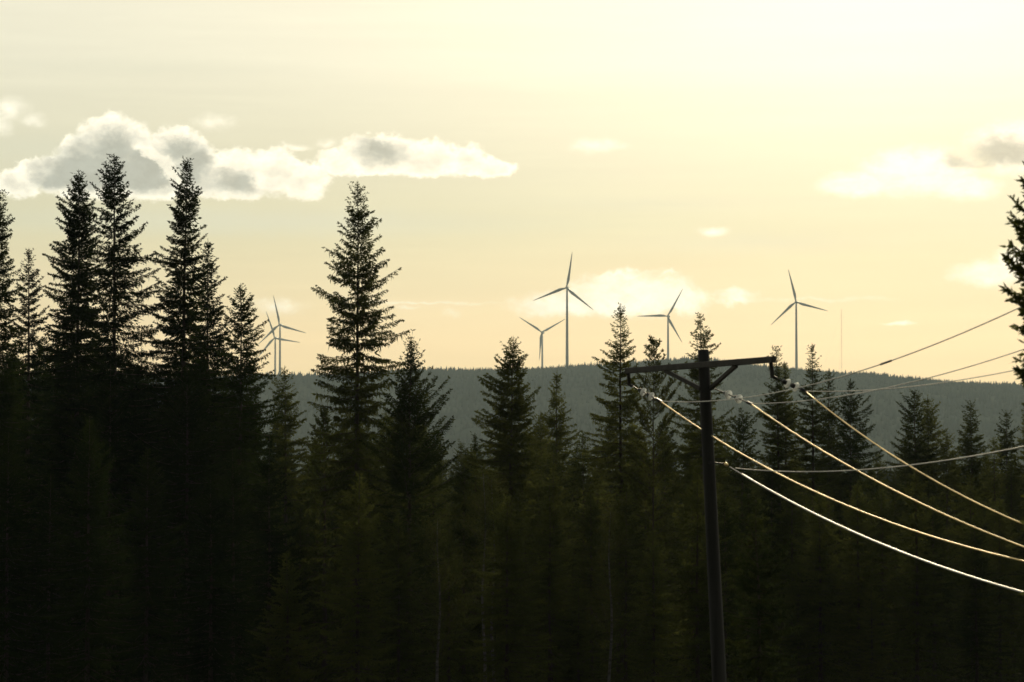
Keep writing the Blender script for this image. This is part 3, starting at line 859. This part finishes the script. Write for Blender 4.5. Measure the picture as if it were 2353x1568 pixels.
# thin high veil of cloud, colour by elevation, brighter towards the sun
elev = mth('DIVIDE', el * F, 1500.0)                 # 0 at horizon, 0.73 at the top of the picture
G = 10.0                                            # world strength is 0.1
veil = ramp(elev, [(0.0, (.90, .68, .34)), (0.167, (1.08, .82, .44)), (0.213, (1.10, .845, .465)), (0.333, (.89, .785, .485)), (0.387, (.785, .76, .51)), (0.467, (.80, .78, .57)), (0.567, (.88, .86, .66)), (0.633, (.97, .945, .745)), (0.713, (1.0, .97, .77)), (1.0, (.95, .93, .78))])
bandn, _ = noise(comb(SX / 900.0, SY / 62.0, 3.1), 1.0, 4, 0.5)
bandn2, _ = noise(comb(SX / 420.0, SY / 30.0, 7.7), 1.0, 4, 0.5)
cir, _ = noise(comb(SX / 210.0 + SY / 160.0, SY / 15.0, 21.0), 1.0, 5, 0.62)
band = (cir - 0.5) * 0.09 * sstep(0.35, 0.65, bandn2) + (bandn - 0.5) * 0.13 + (bandn2 - 0.5) * 0.09 + 1.0
cosang = vmth('DOT_PRODUCT', DIR, tuple(sd), out=1)
toward = mth('MAXIMUM', cosang, 0.0)
glow = mth('POWER', toward, 90.0) * 0.22 + mth('POWER', toward, 14.0) * 0.10
back = sstep(-0.6, 0.95, cosang) * 0.72 + 0.07      # the sky away from the sun is dimmer
lum = back * band + glow
veil = vmth('SCALE', veil); 
WL.new(lum.s, veil.s.node.inputs['Scale'])
glowc = vmth('SCALE', (1.0, 0.95, 0.80)); WL.new((mth('POWER', toward, 70.0) * 0.10).s, glowc.s.node.inputs['Scale'])
veil = vmth('ADD', veil, glowc)

# clouds
_, warp = noise(comb(SX / 60.0, SY / 46.0, 1.7), 1.0, 6, 0.6)
_, warpf = noise(comb(SX / 17.0, SY / 15.0, 5.2), 1.0, 4, 0.6)
wv = vmth('SUBTRACT', warp, (0.5, 0.5, 0.5)); wv = vmth('MULTIPLY', wv, (84.0, 64.0, 0.0))
wf = vmth('SUBTRACT', warpf, (0.5, 0.5, 0.5)); wf = vmth('MULTIPLY', wf, (32.0, 28.0, 0.0))
CH = vmth('ADD', vmth('ADD', chart, wv), wf)
sp_ = WN.new('ShaderNodeSeparateXYZ'); WL.new(CH.s, sp_.inputs[0]); SYW = SY * 0.72 + E(sp_.outputs[1]) * 0.28
CHS = vmth('ADD', chart, vmth('MULTIPLY', wv, (0.6, 0.5, 0.0)))

def puffs(chart_, lst, smooth=0.12):
    tot = None
    for p in lst:
        cx, cy, rx, ry, w = p[:5]
        src = chart_
        if len(p) > 5:
            n = WN.new('ShaderNodeVectorRotate'); n.rotation_type = 'Z_AXIS'
            WL.new(chart_.s, n.inputs['Vector']); n.inputs['Center'].default_value = (cx, cy, 0); n.inputs['Angle'].default_value = math.radians(-p[5])
            src = E(n.outputs[0])
        q = vmth('MULTIPLY_ADD', src, (1 / rx, 1 / ry, 0), (-cx / rx, -cy / ry, 0))
        ln = vmth('LENGTH', q, out=1)
        fv = mth('MULTIPLY_ADD', ln, -w, w)
        tot = fv if tot is None else mth('SMOOTH_MAX', tot, fv, smooth)
    return tot

c1 = puffs(CH, [(50, 436, 62, 50, 1), (88, 404, 44, 38, 1), (128, 386, 38, 32, 1), (178, 350, 52, 44, 1), (265, 340, 100, 82, 1.3), (210, 412, 150, 78, 1.3), (330, 400, 150, 90, 1.3),
                (400, 350, 70, 64, 1.2), (440, 362, 56, 62, 1.1), (470, 400, 80, 70, 1.2), (545, 410, 100, 72, 1.1), (632, 398, 76, 72, 1.0), (695, 420, 86, 60, .9)]) * sstep(484, 450, SYW)
c2 = puffs(CH, [(880, 362, 130, 64, 1.2), (985, 372, 92, 60, 1.1), (1072, 378, 70, 56, 1.0), (1130, 392, 64, 38, 1.0), (785, 388, 84, 48, .8)]) * sstep(421, 391, SYW)
c7 = puffs(CH, [(1450, 682, 180, 68, 1.25), (1290, 704, 170, 48, .75), (1560, 690, 90, 52, .9), (1430, 634, 110, 18, .75, -8), (1535, 630, 40, 16, .5), (1690, 684, 74, 24, .7)]) * sstep(748, 714, SYW)
misc = puffs(CHS, [(25, 264, 60, 40, .7), (84, 288, 42, 24, .6), (0, 300, 50, 36, .6), (492, 286, 70, 30, .55), (680, 342, 58, 11, .7), (752, 334, 36, 18, .5), (1372, 336, 92, 26, .55),
                   (1966, 430, 110, 38, 1.2), (2110, 402, 180, 72, 1.25), (2215, 440, 100, 38, 1.1), (2330, 350, 140, 76, 1.3), (2272, 634, 120, 40, 1.1), (2330, 606, 80, 38, 1.2),
                   (1640, 533, 48, 15, .8), (2064, 746, 60, 7, .7), (640, 706, 96, 32, .5), (975, 697, 280, 6, .45), (935, 709, 46, 7, .4), (1036, 720, 30, 18, .4), (1880, 690, 300, 8, .35)], 0.05)
fine, _ = noise(comb(SX / 22.0, SY / 16.0, 4.4), 1.0, 5, 0.65)
fluff = (fine - 0.5) * 0.30
f12 = mth('MAXIMUM', c1, c2)
veil2 = puffs(CHS, [(560, 512, 980, 50, 1.0), (90, 350, 330, 70, .8), (1500, 470, 620, 34, .5), (1750, 560, 460, 46, .6), (330, 165, 700, 40, .45), (960, 360, 220, 40, .5)], 0.1)
veil = mixc(sstep(0.0, 1.0, veil2 + fluff * 0.25) * 0.62 * ahead, veil, (0.675, 0.69, 0.545))
a12 = sstep(0.05, 0.38, f12 + fluff * sstep(-0.1, 0.2, f12)) * 0.97
a7 = sstep(0.0, 0.70, c7 + fluff * 1.5 * sstep(-0.1, 0.2, c7)) * 0.9
am = sstep(0.02, 0.80, misc + fluff * 1.7 * sstep(-0.1, 0.2, misc)) * 0.9
_, warpg = noise(comb(SX / 110.0, SY / 70.0, 9.4), 1.0, 5, 0.55)
wg = vmth('MULTIPLY', vmth('SUBTRACT', warpg, (0.5, 0.5, 0.5)), (110.0, 70.0, 0.0))
CG = vmth('ADD', vmth('ADD', chart, wg), wf)
g1 = puffs(CG, [(262, 352, 104, 62, 1), (190, 384, 74, 44, 1), (335, 378, 60, 48, 1), (205, 402, 134, 66, 1.2), (315, 412, 128, 60, 1.2), (140, 430, 62, 40, 1), (410, 350, 50, 46, 1), (448, 392, 60, 70, 1), (550, 428, 110, 40, .75)]) * sstep(466, 430, SYW)
g2 = puffs(CG, [(878, 352, 92, 38, 1)])
g3 = puffs(CG, [(2255, 388, 120, 20, 1), (2210, 378, 66, 30, 1), (2310, 364, 115, 48, 1.2)]) * sstep(410, 384, SYW)
hi = puffs(CG, [(372, 382, 92, 22, 1.0, 43), (610, 412, 56, 36, .7)])
grey = sstep(-0.16, 0.72, mth('MAXIMUM', mth('MAXIMUM', g1, g2 * 0.85), g3 * 0.75) + fluff * 0.6) * (1.0 - sstep(0.0, 0.5, hi) * 0.92)
lit = mth('MAXIMUM', mth('MAXIMUM', a12, a7), am) * ahead
lump, _ = noise(vmth('MULTIPLY', CG, (1 / 52.0, 1 / 36.0, 1.0)), 1.0, 4, 0.6)
tex, _ = noise(comb(SX / 38.0, SY / 26.0, 2.2), 1.0, 5, 0.6)
white = vmth('SCALE', (1.0, 0.965, 0.80)); WL.new((1.15 - sstep(0.3, 0.9, f12) * 0.22 + (tex - 0.5) * 0.5 + (lump - 0.5) * 0.55 + glow * 0.5).s, white.s.node.inputs['Scale'])
shade = vmth('SCALE', (0.375, 0.41, 0.375)); WL.new((1.03 + (tex - 0.5) * 0.18 + (lump - 0.5) * 0.75 + glow * 0.3).s, shade.s.node.inputs['Scale'])
cl = mixc(grey, white, shade)
skyc = mixc(lit, veil, cl)
skyc = vmth('SCALE', skyc); skyc.s.node.inputs['Scale'].default_value = G
# the clear air above shows faintly through the veil
fin = mixc(0.96, sky_n, skyc)
bg = WN.new('ShaderNodeBackground'); bg.inputs['Strength'].default_value = 0.1
WL.new(fin.s, bg.inputs['Color'])
wo = WN.new('ShaderNodeOutputWorld'); WL.new(bg.outputs[0], wo.inputs['Surface'])
world.cycles.sampling_method = 'MANUAL'; world.cycles.sample_map_resolution = 512

# ---------------------------------------------------------------- camera and render
cam = bpy.data.cameras.new('camera'); co = bpy.data.objects.new('camera', cam); COL.objects.link(co)
cam.sensor_width = 36; cam.lens = 36 * F / W; cam.clip_end = 20000; cam.clip_start = 0.5
co.location = (0, 0, CAM_Z); co.rotation_euler = (PI / 2 + PITCH, 0, 0)
cam.dof.use_dof = True; cam.dof.focus_distance = 140; cam.dof.aperture_fstop = 4.0
sc.camera = co
sc.view_settings.view_transform = 'Standard'; sc.view_settings.look = 'None'
sc.view_settings.exposure = 0.0; sc.view_settings.gamma = 1.0
sc.cycles.max_bounces = 5; sc.cycles.diffuse_bounces = 2; sc.cycles.glossy_bounces = 2; sc.cycles.transmission_bounces = 4
sc.cycles.volume_bounces = 0; sc.cycles.transparent_max_bounces = 8
sc.cycles.use_denoising = True
sc.cycles.denoiser = 'OPENIMAGEDENOISE'; sc.cycles.denoising_input_passes = 'RGB_ALBEDO_NORMAL'; sc.cycles.denoising_prefilter = 'ACCURATE'
sc.cycles.sample_clamp_direct = 9.0; sc.cycles.sample_clamp_indirect = 4.0
sc.cycles.filter_width = 1.6
